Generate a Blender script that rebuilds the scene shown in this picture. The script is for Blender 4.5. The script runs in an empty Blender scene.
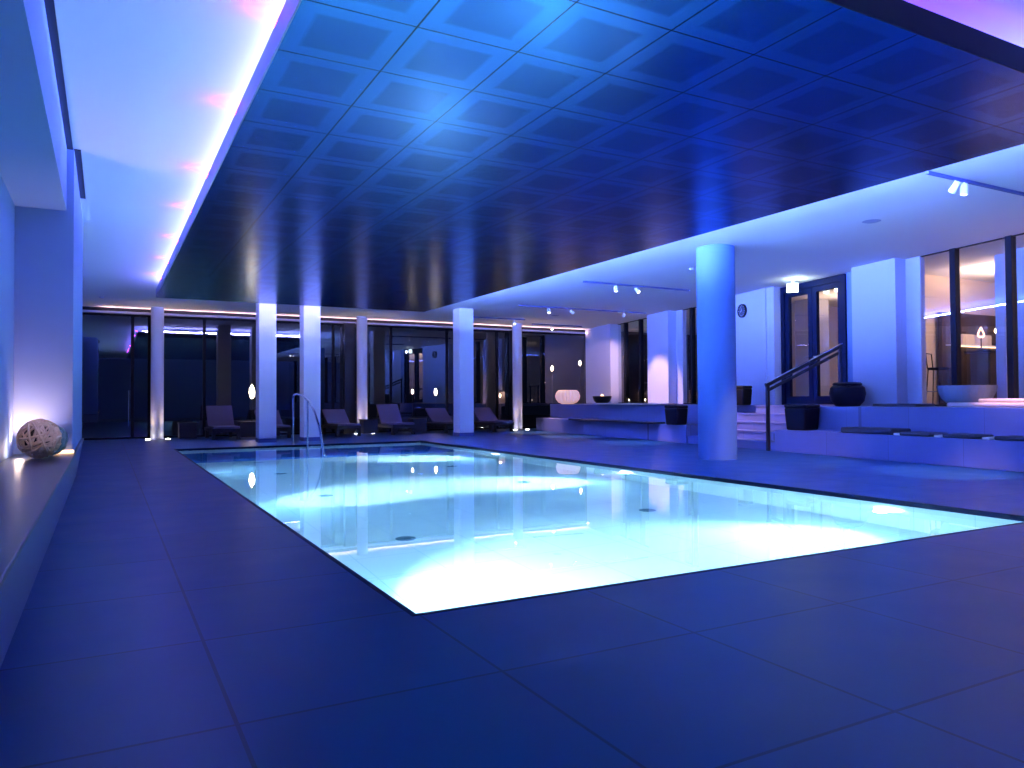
import bpy, bmesh, math, random
from mathutils import Vector, Matrix
random.seed(7)
scn = bpy.context.scene
COL = scn.collection
PI = math.pi

# ------------------------------------------------------------------ helpers
class MB:
    """collects shapes and links them as one mesh object"""
    def __init__(s): s.bm = bmesh.new()
    def prism(s, pts, z0, z1):
        lo = [s.bm.verts.new((p[0], p[1], z0)) for p in pts]
        hi = [s.bm.verts.new((p[0], p[1], z1)) for p in pts]
        n = len(pts)
        s.bm.faces.new(lo[::-1]); s.bm.faces.new(hi)
        for i in range(n):
            s.bm.faces.new((lo[i], lo[(i+1) % n], hi[(i+1) % n], hi[i]))
        return s
    def box(s, x0, x1, y0, y1, z0, z1):
        return s.prism([(x0, y0), (x1, y0), (x1, y1), (x0, y1)], z0, z1)
    def hexa(s, lo, hi):
        a = [s.bm.verts.new(p) for p in lo]; b = [s.bm.verts.new(p) for p in hi]
        s.bm.faces.new(a[::-1]); s.bm.faces.new(b)
        n = len(a)
        for i in range(n):
            s.bm.faces.new((a[i], a[(i+1) % n], b[(i+1) % n], b[i]))
        return s
    def tube(s, pts, r, n=12, closed=False):
        pts = [Vector(p) for p in pts]; m = len(pts); rings = []
        up = Vector((0, 0, 1))
        prev = None
        for i, p in enumerate(pts):
            if closed: t = pts[(i+1) % m] - pts[i-1]
            else: t = pts[min(i+1, m-1)] - pts[max(i-1, 0)]
            t.normalize()
            if prev is None:
                a = t.orthogonal().normalized()
            else:
                a = (prev - t*prev.dot(t)).normalized()
            prev = a
            b = t.cross(a)
            rr = r[i] if isinstance(r, (list, tuple)) else r
            rings.append([s.bm.verts.new(p + a*rr*math.cos(2*PI*k/n) + b*rr*math.sin(2*PI*k/n)) for k in range(n)])
        rng = range(m) if closed else range(m-1)
        for i in rng:
            A = rings[i]; B = rings[(i+1) % m]
            for k in range(n):
                s.bm.faces.new((A[k], A[(k+1) % n], B[(k+1) % n], B[k]))
        if not closed:
            s.bm.faces.new(rings[0][::-1]); s.bm.faces.new(rings[-1])
        return s
    def lathe(s, prof, c=(0, 0, 0), n=40, flute=0.0, lobes=0, sx=1.0):
        """prof: (radius, z) list; closed at the axis when radius is 0"""
        rings = []
        for r, z in prof:
            if r < 1e-6:
                rings.append([s.bm.verts.new((c[0], c[1], c[2]+z))])
            else:
                ring = []
                for k in range(n):
                    a = 2*PI*k/n
                    rr = r*(1 + flute*abs(math.sin(lobes*a/2)) if lobes else 1)
                    ring.append(s.bm.verts.new((c[0]+rr*sx*math.cos(a), c[1]+rr*math.sin(a), c[2]+z)))
                rings.append(ring)
        for A, B in zip(rings, rings[1:]):
            if len(A) == 1 and len(B) == 1: continue
            for k in range(n):
                k2 = (k+1) % n
                if len(A) == 1: s.bm.faces.new((A[0], B[k2], B[k]))
                elif len(B) == 1: s.bm.faces.new((A[k], A[k2], B[0]))
                else: s.bm.faces.new((A[k], A[k2], B[k2], B[k]))
        return s
    def cyl(s, x, y, z0, z1, r, n=48):
        return s.lathe([(0, z0), (r, z0), (r, z1), (0, z1)], (x, y, 0), n)
    def xf(s, M):
        bmesh.ops.transform(s.bm, matrix=M, verts=s.bm.verts); return s
    def build(s, name, mat, parent=None, bevel=0, seg=2, smooth=False, sub=0):
        bmesh.ops.recalc_face_normals(s.bm, faces=s.bm.faces)
        if smooth:
            for f in s.bm.faces: f.smooth = True
        me = bpy.data.meshes.new(name); s.bm.to_mesh(me); s.bm.free()
        o = bpy.data.objects.new(name, me); COL.objects.link(o)
        me.materials.append(mat)
        if parent: o.parent = parent
        if bevel:
            m = o.modifiers.new('bevel', 'BEVEL'); m.width = bevel; m.segments = seg; m.limit_method = 'ANGLE'
        if sub:
            m = o.modifiers.new('sub', 'SUBSURF'); m.levels = sub; m.render_levels = sub
        if smooth:
            try:
                m = o.modifiers.new('wn', 'WEIGHTED_NORMAL'); m.keep_sharp = True
                for e in me.edges: pass
                me.set_sharp_from_angle(angle=math.radians(40))
            except Exception: pass
        return o

def tag(o, label, cat, group=None, kind=None):
    o['label'] = label; o['category'] = cat
    if group: o['group'] = group
    if kind: o['kind'] = kind
    return o
def struct(o, label=None, cat=None):
    o['kind'] = 'structure'
    if label: o['label'] = label
    if cat: o['category'] = cat
    return o
def thing(name, label, cat, loc=(0, 0, 0), rz=0, group=None):
    o = bpy.data.objects.new(name, None); COL.objects.link(o)
    o.location = loc; o.rotation_euler = (0, 0, rz); o.empty_display_size = .1
    return tag(o, label, cat, group)
def copy_tree(o, parent=None):
    c = o.copy(); COL.objects.link(c); c.parent = parent
    for ch in list(o.children): copy_tree(ch, c)
    return c
def up(o, name, label=None):      # label on a part
    o.name = name
    if label: o['label'] = label
    return o

# ------------------------------------------------------------------ materials
def principled(name, col, rough=.5, metal=0, spec=.5, noise=0, nscale=8, bump=0, emis=None, es=0, coat=0):
    m = bpy.data.materials.new(name); m.use_nodes = True
    nt = m.node_tree; b = nt.nodes['Principled BSDF']
    b.inputs['Base Color'].default_value = (*col, 1); b.inputs['Roughness'].default_value = rough
    b.inputs['Metallic'].default_value = metal; b.inputs['Specular IOR Level'].default_value = spec
    b.inputs['Coat Weight'].default_value = coat
    if emis: b.inputs['Emission Color'].default_value = (*emis, 1); b.inputs['Emission Strength'].default_value = es
    if noise or bump:
        tc = nt.nodes.new('ShaderNodeTexCoord'); n = nt.nodes.new('ShaderNodeTexNoise')
        n.inputs['Scale'].default_value = nscale; n.inputs['Detail'].default_value = 5
        nt.links.new(tc.outputs['Object'], n.inputs['Vector'])
        if noise:
            mx = nt.nodes.new('ShaderNodeMix'); mx.data_type = 'RGBA'
            mx.inputs[6].default_value = (*[c*(1-noise) for c in col], 1)
            mx.inputs[7].default_value = (*[min(1, c*(1+noise)) for c in col], 1)
            nt.links.new(n.outputs['Fac'], mx.inputs[0]); nt.links.new(mx.outputs[2], b.inputs['Base Color'])
        if bump:
            bp = nt.nodes.new('ShaderNodeBump'); bp.inputs['Strength'].default_value = bump; bp.inputs['Distance'].default_value = .01
            nt.links.new(n.outputs['Fac'], bp.inputs['Height']); nt.links.new(bp.outputs[0], b.inputs['Normal'])
    return m
def emit(name, col, s):
    m = bpy.data.materials.new(name); m.use_nodes = True; nt = m.node_tree
    nt.nodes.remove(nt.nodes['Principled BSDF'])
    e = nt.nodes.new('ShaderNodeEmission'); e.inputs[0].default_value = (*col, 1); e.inputs[1].default_value = s
    nt.links.new(e.outputs[0], nt.nodes['Material Output'].inputs[0]); return m
def N(nt, op, a, b=None, c=None):
    n = nt.nodes.new('ShaderNodeMath'); n.operation = op
    for i, v in enumerate((a, b, c)):
        if v is None: continue
        if isinstance(v, (int, float)): n.inputs[i].default_value = v
        else: nt.links.new(v, n.inputs[i])
    return n.outputs[0]
def grid_mask(nt, x, y, x0, y0, sx, sy, w):
    """1 on the joints of a grid"""
    outs = []
    for v, o, s in ((x, x0, sx), (y, y0, sy)):
        f = N(nt, 'FRACT', N(nt, 'DIVIDE', N(nt, 'SUBTRACT', v, o), s))
        d = N(nt, 'MULTIPLY', N(nt, 'MINIMUM', f, N(nt, 'SUBTRACT', 1.0, f)), s)
        outs.append(d)
    return outs
def tile_mat(name, c_tile, c_joint, x0, y0, sx, sy, w, rough, spec=.5, vary=.15, nscale=2.5, axes='XY', coat=0, bump=.15):
    m = bpy.data.materials.new(name); m.use_nodes = True; nt = m.node_tree; b = nt.nodes['Principled BSDF']
    g = nt.nodes.new('ShaderNodeNewGeometry'); sp = nt.nodes.new('ShaderNodeSeparateXYZ')
    nt.links.new(g.outputs['Position'], sp.inputs[0])
    X = sp.outputs['XYZ'.index(axes[0])]; Y = sp.outputs['XYZ'.index(axes[1])]
    d = grid_mask(nt, X, Y, x0, y0, sx, sy, w)
    j = N(nt, 'LESS_THAN', N(nt, 'MINIMUM', d[0], d[1]), w)
    cx = N(nt, 'FLOOR', N(nt, 'DIVIDE', N(nt, 'SUBTRACT', X, x0), sx)); cy = N(nt, 'FLOOR', N(nt, 'DIVIDE', N(nt, 'SUBTRACT', Y, y0), sy))
    cmb = nt.nodes.new('ShaderNodeCombineXYZ'); nt.links.new(cx, cmb.inputs[0]); nt.links.new(cy, cmb.inputs[1])
    wn = nt.nodes.new('ShaderNodeTexWhiteNoise'); nt.links.new(cmb.outputs[0], wn.inputs['Vector'])
    ns = nt.nodes.new('ShaderNodeTexNoise'); ns.inputs['Scale'].default_value = nscale; ns.inputs['Detail'].default_value = 3
    nt.links.new(g.outputs['Position'], ns.inputs['Vector'])
    k = N(nt, 'ADD', N(nt, 'MULTIPLY', wn.outputs['Value'], vary), N(nt, 'MULTIPLY', ns.outputs['Fac'], vary*1.5))
    k = N(nt, 'ADD', k, 1-vary*1.25)
    vm = nt.nodes.new('ShaderNodeVectorMath'); vm.operation = 'SCALE'; vm.inputs[0].default_value = c_tile
    nt.links.new(k, vm.inputs['Scale'])
    mx = nt.nodes.new('ShaderNodeMix'); mx.data_type = 'RGBA'; nt.links.new(j, mx.inputs[0])
    nt.links.new(vm.outputs[0], mx.inputs[6]); mx.inputs[7].default_value = (*c_joint, 1)
    nt.links.new(mx.outputs[2], b.inputs['Base Color'])
    b.inputs['Specular IOR Level'].default_value = spec; b.inputs['Coat Weight'].default_value = coat
    rr = N(nt, 'ADD', N(nt, 'MULTIPLY', ns.outputs['Fac'], .15), rough-.07)
    nt.links.new(rr, b.inputs['Roughness'])
    bp = nt.nodes.new('ShaderNodeBump'); bp.inputs['Strength'].default_value = bump; bp.inputs['Distance'].default_value = .003
    nt.links.new(N(nt, 'SUBTRACT', N(nt, 'MULTIPLY', ns.outputs['Fac'], .15), j), bp.inputs['Height']); nt.links.new(bp.outputs[0], b.inputs['Normal'])
    return m
def glass_pane(name, tint=(.9, .93, .95), ior=1.8):
    m = bpy.data.materials.new(name); m.use_nodes = True; nt = m.node_tree
    nt.nodes.remove(nt.nodes['Principled BSDF'])
    t = nt.nodes.new('ShaderNodeBsdfTransparent'); t.inputs[0].default_value = (*tint, 1)
    g = nt.nodes.new('ShaderNodeBsdfGlossy'); g.inputs['Roughness'].default_value = 0.0; g.inputs[0].default_value = (1, 1, 1, 1)
    f = nt.nodes.new('ShaderNodeFresnel'); f.inputs[0].default_value = ior
    mx = nt.nodes.new('ShaderNodeMixShader')
    gm = nt.nodes.new('ShaderNodeNewGeometry')
    fac = N(nt, 'MULTIPLY', f.outputs[0], N(nt, 'SUBTRACT', 1.0, gm.outputs['Backfacing']))
    nt.links.new(fac, mx.inputs[0]); nt.links.new(t.outputs[0], mx.inputs[1]); nt.links.new(g.outputs[0], mx.inputs[2])
    nt.links.new(mx.outputs[0], nt.nodes['Material Output'].inputs[0]); return m

M = {}
M['deck'] = tile_mat('deck_stone', (.008, .068, .225), (.003, .026, .09), .38, 2.58, .97, .97, .007, .37, spec=.32, vary=.16)
M['stone'] = tile_mat('bench_stone', (.14, .16, .34), (.08, .09, .18), .1, .27, 1.3, 1.3, .003, .5, spec=.3, vary=.12, axes='YX', bump=.1)
M['pool_floor'] = tile_mat('pool_tile', (.80, .86, .88), (.60, .72, .78), 1.33, 3.46, .60, .60, .005, .5, vary=.03)
M['pool_wall_x'] = tile_mat('pool_wall_tile_long', (.80, .86, .88), (.60, .72, .78), 3.46, -1.4, .60, 1.4, .005, .5, vary=.03, axes='YZ')
M['pool_wall_y'] = tile_mat('pool_wall_tile_short', (.80, .86, .88), (.60, .72, .78), 1.33, -1.4, .60, 1.4, .005, .5, vary=.03, axes='XZ')
M['inlet'] = principled('inlet_grille', (.10, .18, .26), .5)
M['ledge'] = principled('shaded_ledge_blue', (.04, .16, .55), .5)  # deep blue puts the shade on the ledge into its colour
M['white'] = principled('white_plaster', (.52, .55, .72), .75, noise=.02, nscale=30)
M['ceiling'] = principled('ceiling_plaster', (.80, .80, .82), .8)
M['bluewall'] = principled('painted_wall', (.20, .30, .58), .7, noise=.02)
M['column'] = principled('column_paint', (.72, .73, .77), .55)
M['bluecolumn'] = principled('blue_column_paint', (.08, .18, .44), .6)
M['skirt'] = principled('dark_skirting', (.08, .10, .28), .5)
M['frame'] = principled('dark_window_frame', (.006, .007, .014), .5, spec=.12)
M['doorframe'] = principled('door_frame_blue_black', (.003, .008, .04), .6, spec=.12)
M['glass'] = glass_pane('window_glass')
M['glass_dark'] = glass_pane('far_window_glass', (.8, .83, .86), 2.3)
M['steel'] = principled('brushed_steel', (.75, .77, .8), .22, metal=1)
M['darksteel'] = principled('dark_bronze_rail', (.05, .05, .07), .35, metal=.8)
M['wicker'] = principled('dark_wicker', (.02, .018, .022), .6, noise=.3, nscale=60, bump=.4)
M['pad'] = principled('lounger_pad', (.13, .10, .16), .8, noise=.1, nscale=40)
M['ball'] = principled('willow_twigs', (.60, .45, .34), .7, noise=.35, nscale=20)
M['ball2'] = principled('blue_grey_twigs', (.10, .22, .30), .7, noise=.35, nscale=20)
M['black'] = principled('black_satin', (.008, .008, .012), .4)
M['leather'] = principled('black_leather', (.005, .005, .010), .5, spec=.15, noise=.2, nscale=20)
M['cushion'] = principled('navy_cushion', (.03, .03, .055), .85, noise=.1, nscale=40)
M['pinkcushion'] = principled('pale_cushion', (.72, .55, .52), .85, noise=.04)
M['paper'] = principled('white_towel', (.85, .82, .80), .8)
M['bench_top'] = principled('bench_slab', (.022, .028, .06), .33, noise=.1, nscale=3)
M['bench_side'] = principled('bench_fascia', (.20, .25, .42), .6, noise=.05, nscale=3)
M['greybowl'] = principled('grey_concrete_bowl', (.20, .24, .33), .6, noise=.1, nscale=14)
M['cream'] = principled('cream_wall', (.80, .66, .52), .8)
M['creamceil'] = principled('cream_ceiling', (.70, .62, .56), .8)
M['wood'] = principled('dark_wood', (.05, .03, .025), .4, noise=.3, nscale=6)
M['night'] = principled('night_paving', (.03, .035, .05), .6, noise=.2, nscale=2)
M['ledB'] = emit('led_blue', (.20, .21, 1.0), 66)
M['ledP'] = emit('led_violet', (.22, .02, 1.0), 13)
M['ledR'] = emit('led_lavender', (.13, .23, 1.0), 900)
M['ledF'] = emit('led_far_lavender', (.34, .33, 1.0), 170)
M['magenta'] = emit('led_magenta', (.9, .05, 1.0), 25)
M['warm'] = emit('warm_lamp', (1, .72, .42), 40)
M['warmband'] = emit('warm_band', (1, .60, .55), 24)
M['warmsoft'] = emit('warm_lamp_soft', (1, .55, .30), 4)
M['spotwhite'] = emit('spot_lens', (1, .9, .85), 25)
M['poolled'] = emit('pool_lamp_lens', (.8, 1, 1), 12)
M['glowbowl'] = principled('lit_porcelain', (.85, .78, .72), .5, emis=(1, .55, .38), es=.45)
M['exit'] = emit('exit_face', (.75, 1.0, .95), 9)
M['clockface'] = principled('clock_face', (.06, .07, .12), .4)
M['clockmark'] = principled('clock_marks', (.6, .62, .7), .4)

# suspended panel: square tiles with dark joints and a perforated field in each
def panel_material():
    m = bpy.data.materials.new('metal_ceiling_tiles'); m.use_nodes = True; nt = m.node_tree; b = nt.nodes['Principled BSDF']
    g = nt.nodes.new('ShaderNodeNewGeometry'); sp = nt.nodes.new('ShaderNodeSeparateXYZ'); nt.links.new(g.outputs['Position'], sp.inputs[0])
    S = .6944
    d = grid_mask(nt, sp.outputs[0], sp.outputs[1], .95, 2.83, S, .6873, .01)
    mn = N(nt, 'MINIMUM', d[0], d[1])
    joint = N(nt, 'LESS_THAN', mn, .006)
    field = nt.nodes.new('ShaderNodeMapRange'); field.inputs['From Min'].default_value = .105; field.inputs['From Max'].default_value = .14
    nt.links.new(mn, field.inputs['Value'])
    a = nt.nodes.new('ShaderNodeMix'); a.data_type = 'RGBA'
    a.inputs[6].default_value = (.016, .145, .44, 1); a.inputs[7].default_value = (.008, .088, .30, 1)
    nt.links.new(field.outputs[0], a.inputs[0])
    c = nt.nodes.new('ShaderNodeMix'); c.data_type = 'RGBA'; nt.links.new(joint, c.inputs[0])
    nt.links.new(a.outputs[2], c.inputs[6]); c.inputs[7].default_value = (.004, .006, .02, 1)
    nt.links.new(c.outputs[2], b.inputs['Base Color'])
    b.inputs['Metallic'].default_value = 1.0
    b.inputs['Roughness'].default_value = .23; b.inputs['Specular IOR Level'].default_value = .4
    return m
M['panel'] = panel_material()
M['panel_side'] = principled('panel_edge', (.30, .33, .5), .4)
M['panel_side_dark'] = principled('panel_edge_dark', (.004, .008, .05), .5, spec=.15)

def water_material():
    m = bpy.data.materials.new('pool_water'); m.use_nodes = True; nt = m.node_tree
    nt.nodes.remove(nt.nodes['Principled BSDF'])
    g = nt.nodes.new('ShaderNodeBsdfGlass'); g.inputs['IOR'].default_value = 1.333; g.inputs['Roughness'].default_value = 0
    g.inputs['Color'].default_value = (.92, .98, 1, 1)
    tc = nt.nodes.new('ShaderNodeNewGeometry'); n = nt.nodes.new('ShaderNodeTexNoise'); n.inputs['Scale'].default_value = 1.1; n.inputs['Detail'].default_value = 1
    nt.links.new(tc.outputs['Position'], n.inputs['Vector'])
    bp = nt.nodes.new('ShaderNodeBump'); bp.inputs['Strength'].default_value = .05; bp.inputs['Distance'].default_value = .02
    nt.links.new(n.outputs['Fac'], bp.inputs['Height']); nt.links.new(bp.outputs[0], g.inputs['Normal'])
    nt.links.new(g.outputs[0], nt.nodes['Material Output'].inputs[0]); return m
M['water'] = water_material()

# ------------------------------------------------------------------ key lines of the room
PX0, PX1, PY0, PY1 = 1.33, 7.06, 3.46, 17.9      # pool
ZC = 3.65                                        # ceiling
YF = 23.5                                        # far glass wall
XL = -.80                                        # left wall
YB = -4.0                                        # wall behind the camera
def Bx(y, o=0): return 10.606 + .0915*y + o      # front of the seating steps
def Wx(y, o=0): return 11.564 + .2*y + o         # right glass wall
PLAT = .875
def sl(f, y0, y1, a, b):                         # slanted quad in plan between offsets a and b
    return [(f(y0, a), y0), (f(y0, b), y0), (f(y1, b), y1), (f(y1, a), y1)]

# ------------------------------------------------------------------ floor and shell
fl = MB()
fl.prism([(XL, YB), (Bx(YB, .2), YB), (Bx(PY0, .2), PY0), (XL, PY0)], -.05, 0)
fl.box(XL, PX0, PY0, PY1, -.05, 0)
fl.prism([(PX1, PY0), (Bx(PY0, .2), PY0), (Bx(PY1, .2), PY1), (PX1, PY1)], -.05, 0)
fl.prism([(XL, PY1), (Bx(PY1, .2), PY1), (Bx(21.5, .2), 21.5), (14.0, 21.5), (16.0, YF+.1), (XL, YF+.1)], -.05, 0)
struct(fl.build('floor', M['deck']))
struct(MB().prism([(XL-.2, YB-.2), (24, YB-.2), (24, YF+.2), (XL-.2, YF+.2)], ZC, ZC+.15).build('ceiling', M['ceiling']))
struct(MB().box(XL-.2, XL, YB-.2, YF+.2, -.05, ZC).build('wall_left', M['bluewall']))
struct(MB().box(XL, 24, YB-.2, YB, -.05, ZC).build('wall_back', M['bluewall']))
# bulkhead over the left bench, shadow gap above it, pillar at its end
struct(MB().box(XL, -.36, YB, 8.87, 3.0, ZC-.001).build('trim_1', M['bluewall']), 'blue painted bulkhead above the left bench')
struct(MB().box(-.36, -.305, YB, 8.87, ZC-.012, ZC-.001).build('trim_2', M['black']), 'black shadow gap above the left bulkhead')
struct(MB().box(XL, -.295, 8.87, 12.3, .53, ZC-.001).build('wall_pillar', M['bluewall']), 'broad wall pillar at the end of the left bench')
struct(MB().box(-.295, -.235, 8.87, 10.96, ZC-.012, ZC-.001).build('trim_3', M['black']), 'black shadow gap above the left pillar')

# ------------------------------------------------------------------ pool
pool = thing('swimming_pool', 'long rectangular pool of glowing turquoise water sunk in the blue deck', 'swimming pool', (4.2, 10.7, 0))
def in_pool(o): 
    o.parent = pool; o.matrix_parent_inverse = Matrix.Translation((-4.2, -10.7, 0)); return o
ZF = -1.40
in_pool(MB().box(PX0-.1, PX1+.1, PY0-.1, PY1+.1, ZF-.1, ZF).build('pool_bottom', M['pool_floor']))
in_pool(MB().box(PX0-.12, PX0, PY0-.12, PY1+.12, ZF, -.05).build('pool_wall', M['pool_wall_x']))
in_pool(MB().box(PX1, PX1+.12, PY0-.12, PY1+.12, ZF, -.05).build('pool_wall', M['pool_wall_x']))
in_pool(MB().box(PX0, PX1, PY0-.12, PY0, ZF, -.05).build('pool_wall', M['pool_wall_y']))
in_pool(MB().box(PX0, PX1, PY1, PY1+.12, ZF, -.05).build('pool_wall', M['pool_wall_y']))
in_pool(MB().box(PX0, PX1, 15.75, PY1, ZF, -.95).build('ledge', M['ledge'], bevel=.02))
# dark overflow edge, one strip round the basin
e = MB()
for a in ((PX0-.02, PX0+.012, PY0-.02, PY1+.02), (PX1-.012, PX1+.02, PY0-.02, PY1+.02), (PX0, PX1, PY0-.02, PY0+.012), (PX0, PX1, PY1-.012, PY1+.02)):
    e.box(*a, -.052, .002)
in_pool(e.build('overflow_edge', M['panel_side_dark']))
w = MB(); vs = [w.bm.verts.new(p) for p in ((PX0, PY0, -.045), (PX1, PY0, -.045), (PX1, PY1, -.045), (PX0, PY1, -.045))]; w.bm.faces.new(vs)
wo = in_pool(w.build('water', M['water']))
for i, (x, y) in enumerate([(2.6, 7.0), (2.6, 10.05), (2.6, 13.0), (2.65, 15.3), (5.6, 7.0), (5.6, 9.95), (5.6, 12.65), (5.65, 15.3)]):
    in_pool(MB().lathe([(0, 0), (.10, 0), (.10, .012), (.07, .02), (0, .022)], (x, y, ZF), 24).build('floor_inlet', M['inlet'], smooth=True))
lampspots = [(PX1, 4.93, -1), (PX1, 9.3, -1), (PX1, 13.7, -1), (PX0, 4.93, 1), (PX0, 9.3, 1), (PX0, 13.7, 1)]
for x, y, d in lampspots:
    l = MB().lathe([(0, 0), (.13, 0), (.15, .02), (.15, .035), (.0, .05)], (0, 0, 0), 28).xf(Matrix.Translation((x, y, -.42)) @ Matrix.Rotation(d*PI/2, 4, 'Y'))
    in_pool(l.build('pool_lamp', M['poolled'], smooth=True))

def light(kind, name, loc, energy, col, size=.1, aim=None, blend=.5, angle=60, sy=None):
    L = bpy.data.lights.new(name, kind); L.energy = energy; L.color = col
    if kind == 'AREA':
        L.size = size
        if sy: L.shape = 'RECTANGLE'; L.size_y = sy
    elif kind in ('SPOT', 'POINT'): L.shadow_soft_size = size
    if kind == 'SPOT': L.spot_size = math.radians(angle); L.spot_blend = blend
    o = bpy.data.objects.new(name, L); COL.objects.link(o); o.location = loc
    if aim is not None:
        o.rotation_euler = (Vector(aim)-Vector(loc)).to_track_quat('-Z', 'Y').to_euler()
    return o
AQ = (.18, .58, 1.0)
for x, y, d in lampspots:
    light('SPOT', 'pool_light', (x+d*.12, y, -.5), 150, AQ, .08, (x+d*3.5, y+.4*(1 if d < 0 else 0), -1.45), 1.0, 165)
for (x, y, d, ax, ay, en, an) in ((PX0, 9.3, 1, 2.7, 9.8, 1500, 60), (PX1, 9.3, -1, 5.7, 9.8, 1500, 60), (PX1, 13.7, -1, 5.9, 14.4, 1500, 60),
                          (PX0, 4.93, 1, 3.1, 5.2, 1000, 80), (PX1, 4.93, -1, 5.3, 5.0, 800, 85)):
    light('SPOT', 'pool_light', (x+d*.12, y, -.5), en, (.50, .90, 1.0), .06, (ax, ay, ZF), .8, an)

# handrail at the far end of the pool
hr = thing('pool_handrail', 'curved steel handrail leading down into the far end of the pool', 'handrail', (3.95, 18.25, 0))
def local(mb, c): return mb.xf(Matrix.Translation((-c[0], -c[1], -c[2])))
top = [(3.95, 18.25, 0), (3.95, 18.25, .6), (3.95, 18.25, 1.08)]
arc = [(3.95, 18.22, 1.15), (3.95, 18.1, 1.19), (3.95, 17.8, 1.20), (3.94, 17.2, 1.15), (3.94, 16.6, 1.02), (3.93, 16.1, .80), (3.93, 15.7, .50), (3.92, 15.45, .2), (3.92, 15.3, -.1), (3.92, 15.1, -.6)]
local(MB().tube(top+arc, .024, 12), (3.95, 18.25, 0)).build('rail_tube', M['steel'], hr, smooth=True)
local(MB().tube([(3.935, 16.75, -.94), (3.935, 16.75, 1.04)], .02, 12), (3.95, 18.25, 0)).build('support_post', M['steel'], hr, smooth=True)
local(MB().lathe([(0, 0), (.06, 0), (.06, .012), (.03, .02), (0, .02)], (3.95, 18.25, 0), 20), (3.95, 18.25, 0)).build('base_flange', M['steel'], hr, smooth=True)

# ------------------------------------------------------------------ suspended ceiling panel and its LED cove
CX0, CX1, CY0, CY1, CZ0, CZ1 = .95, 7.2, 2.83, 17.95, 3.3, 3.47
pn = thing('suspended_ceiling_panel', 'huge dark blue ceiling panel of square metal tiles hanging over the pool', 'ceiling panel', (4.1, 10.4, CZ0))
c0 = (4.1, 10.4, CZ0)
local(MB().box(CX0+.012, CX1-.012, CY0+.012, CY1-.012, CZ0, CZ1-.01), c0).build('tiled_underside', M['panel'], pn)
local(MB().box(CX0, CX0+.012, CY0, CY1, CZ0, CZ1), c0).build('edge_profile', M['panel_side'], pn)
local(MB().box(CX1-.012, CX1, CY0, CY1, CZ0, CZ1), c0).build('edge_profile', M['panel_side'], pn)
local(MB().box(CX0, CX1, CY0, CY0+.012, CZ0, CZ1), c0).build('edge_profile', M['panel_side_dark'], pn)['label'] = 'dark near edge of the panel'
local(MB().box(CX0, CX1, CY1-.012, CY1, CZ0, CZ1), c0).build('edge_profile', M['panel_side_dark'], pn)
for x in (2.5, 5.7):
    for y in (4.2, 8.4, 12.6, 16.6):
        local(MB().cyl(x, y, CZ1-.01, ZC, .012, 8), c0).build('hanger', M['steel'], pn)
zl = 3.50
def led(name, mat, x0, x1, y0, y1, label):
    c = ((x0+x1)/2, (y0+y1)/2, zl)
    o = MB().box(x0-c[0], x1-c[0], y0-c[1], y1-c[1], -.03, .03).build(name, mat)
    o.location = c; return tag(o, label, 'led light', 'led strips lighting the ceiling around the panel')
led('led_strip', M['ledB'], 1.13, 1.16, 2.95, 17.8, 'blue led strip along the left edge of the ceiling panel, pool side')
led('led_strip', M['ledR'], 7.0, 7.03, 2.95, 17.8, 'lavender led strip along the right edge of the ceiling panel')
led('led_strip', M['ledP'], 1.2, 6.95, 2.92, 2.95, 'violet led strip along the near edge of the ceiling panel')
led('led_strip', M['ledF'], 1.2, 6.95, 17.82, 17.85, 'lavender led strip along the far edge of the ceiling panel')
pos = [3.9, 5.1, 6.86, 8.95, 10.8, 12.9, 14.9, 16.9]
o = MB().box(-8.0, 8.0, -.012, .012, -.012, .012).build('warm_led_strip', M['warmband']); o.location = (7.9, YF-.13, 3.515)
tag(o, 'warm light strip along the head of the far glass wall', 'led light')
struct(MB().box(XL, 15.8, YF-.20, YF-.18, 3.485, 3.535).box(XL, 15.8, YF-.18, YF-.001, 3.485, 3.497).build('trim_9', M['white']), 'slim added trough screening the light strip above the far windows')  # added lip, keeps the strip from mirroring in the water
m0 = None
for i, y in enumerate(pos):
    if m0 is None:
        o = m0 = MB().lathe([(0, -.02), (.02, -.02), (.028, .0), (.02, .02), (0, .025)], (0, 0, 0), 16).build('magenta_lamp', M['magenta'], smooth=True)
    else:
        o = m0.copy(); COL.objects.link(o)
    o.location = (.975, y, 3.57)
    tag(o, 'small magenta led point above the left edge of the ceiling panel', 'led light', 'magenta led points along the left cove')
    light('SPOT', 'magenta_glow', (.93, y, 3.53), 5, (.32, .0, 1), .03, (.86, y, 3.65), 1.0, 150)

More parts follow.
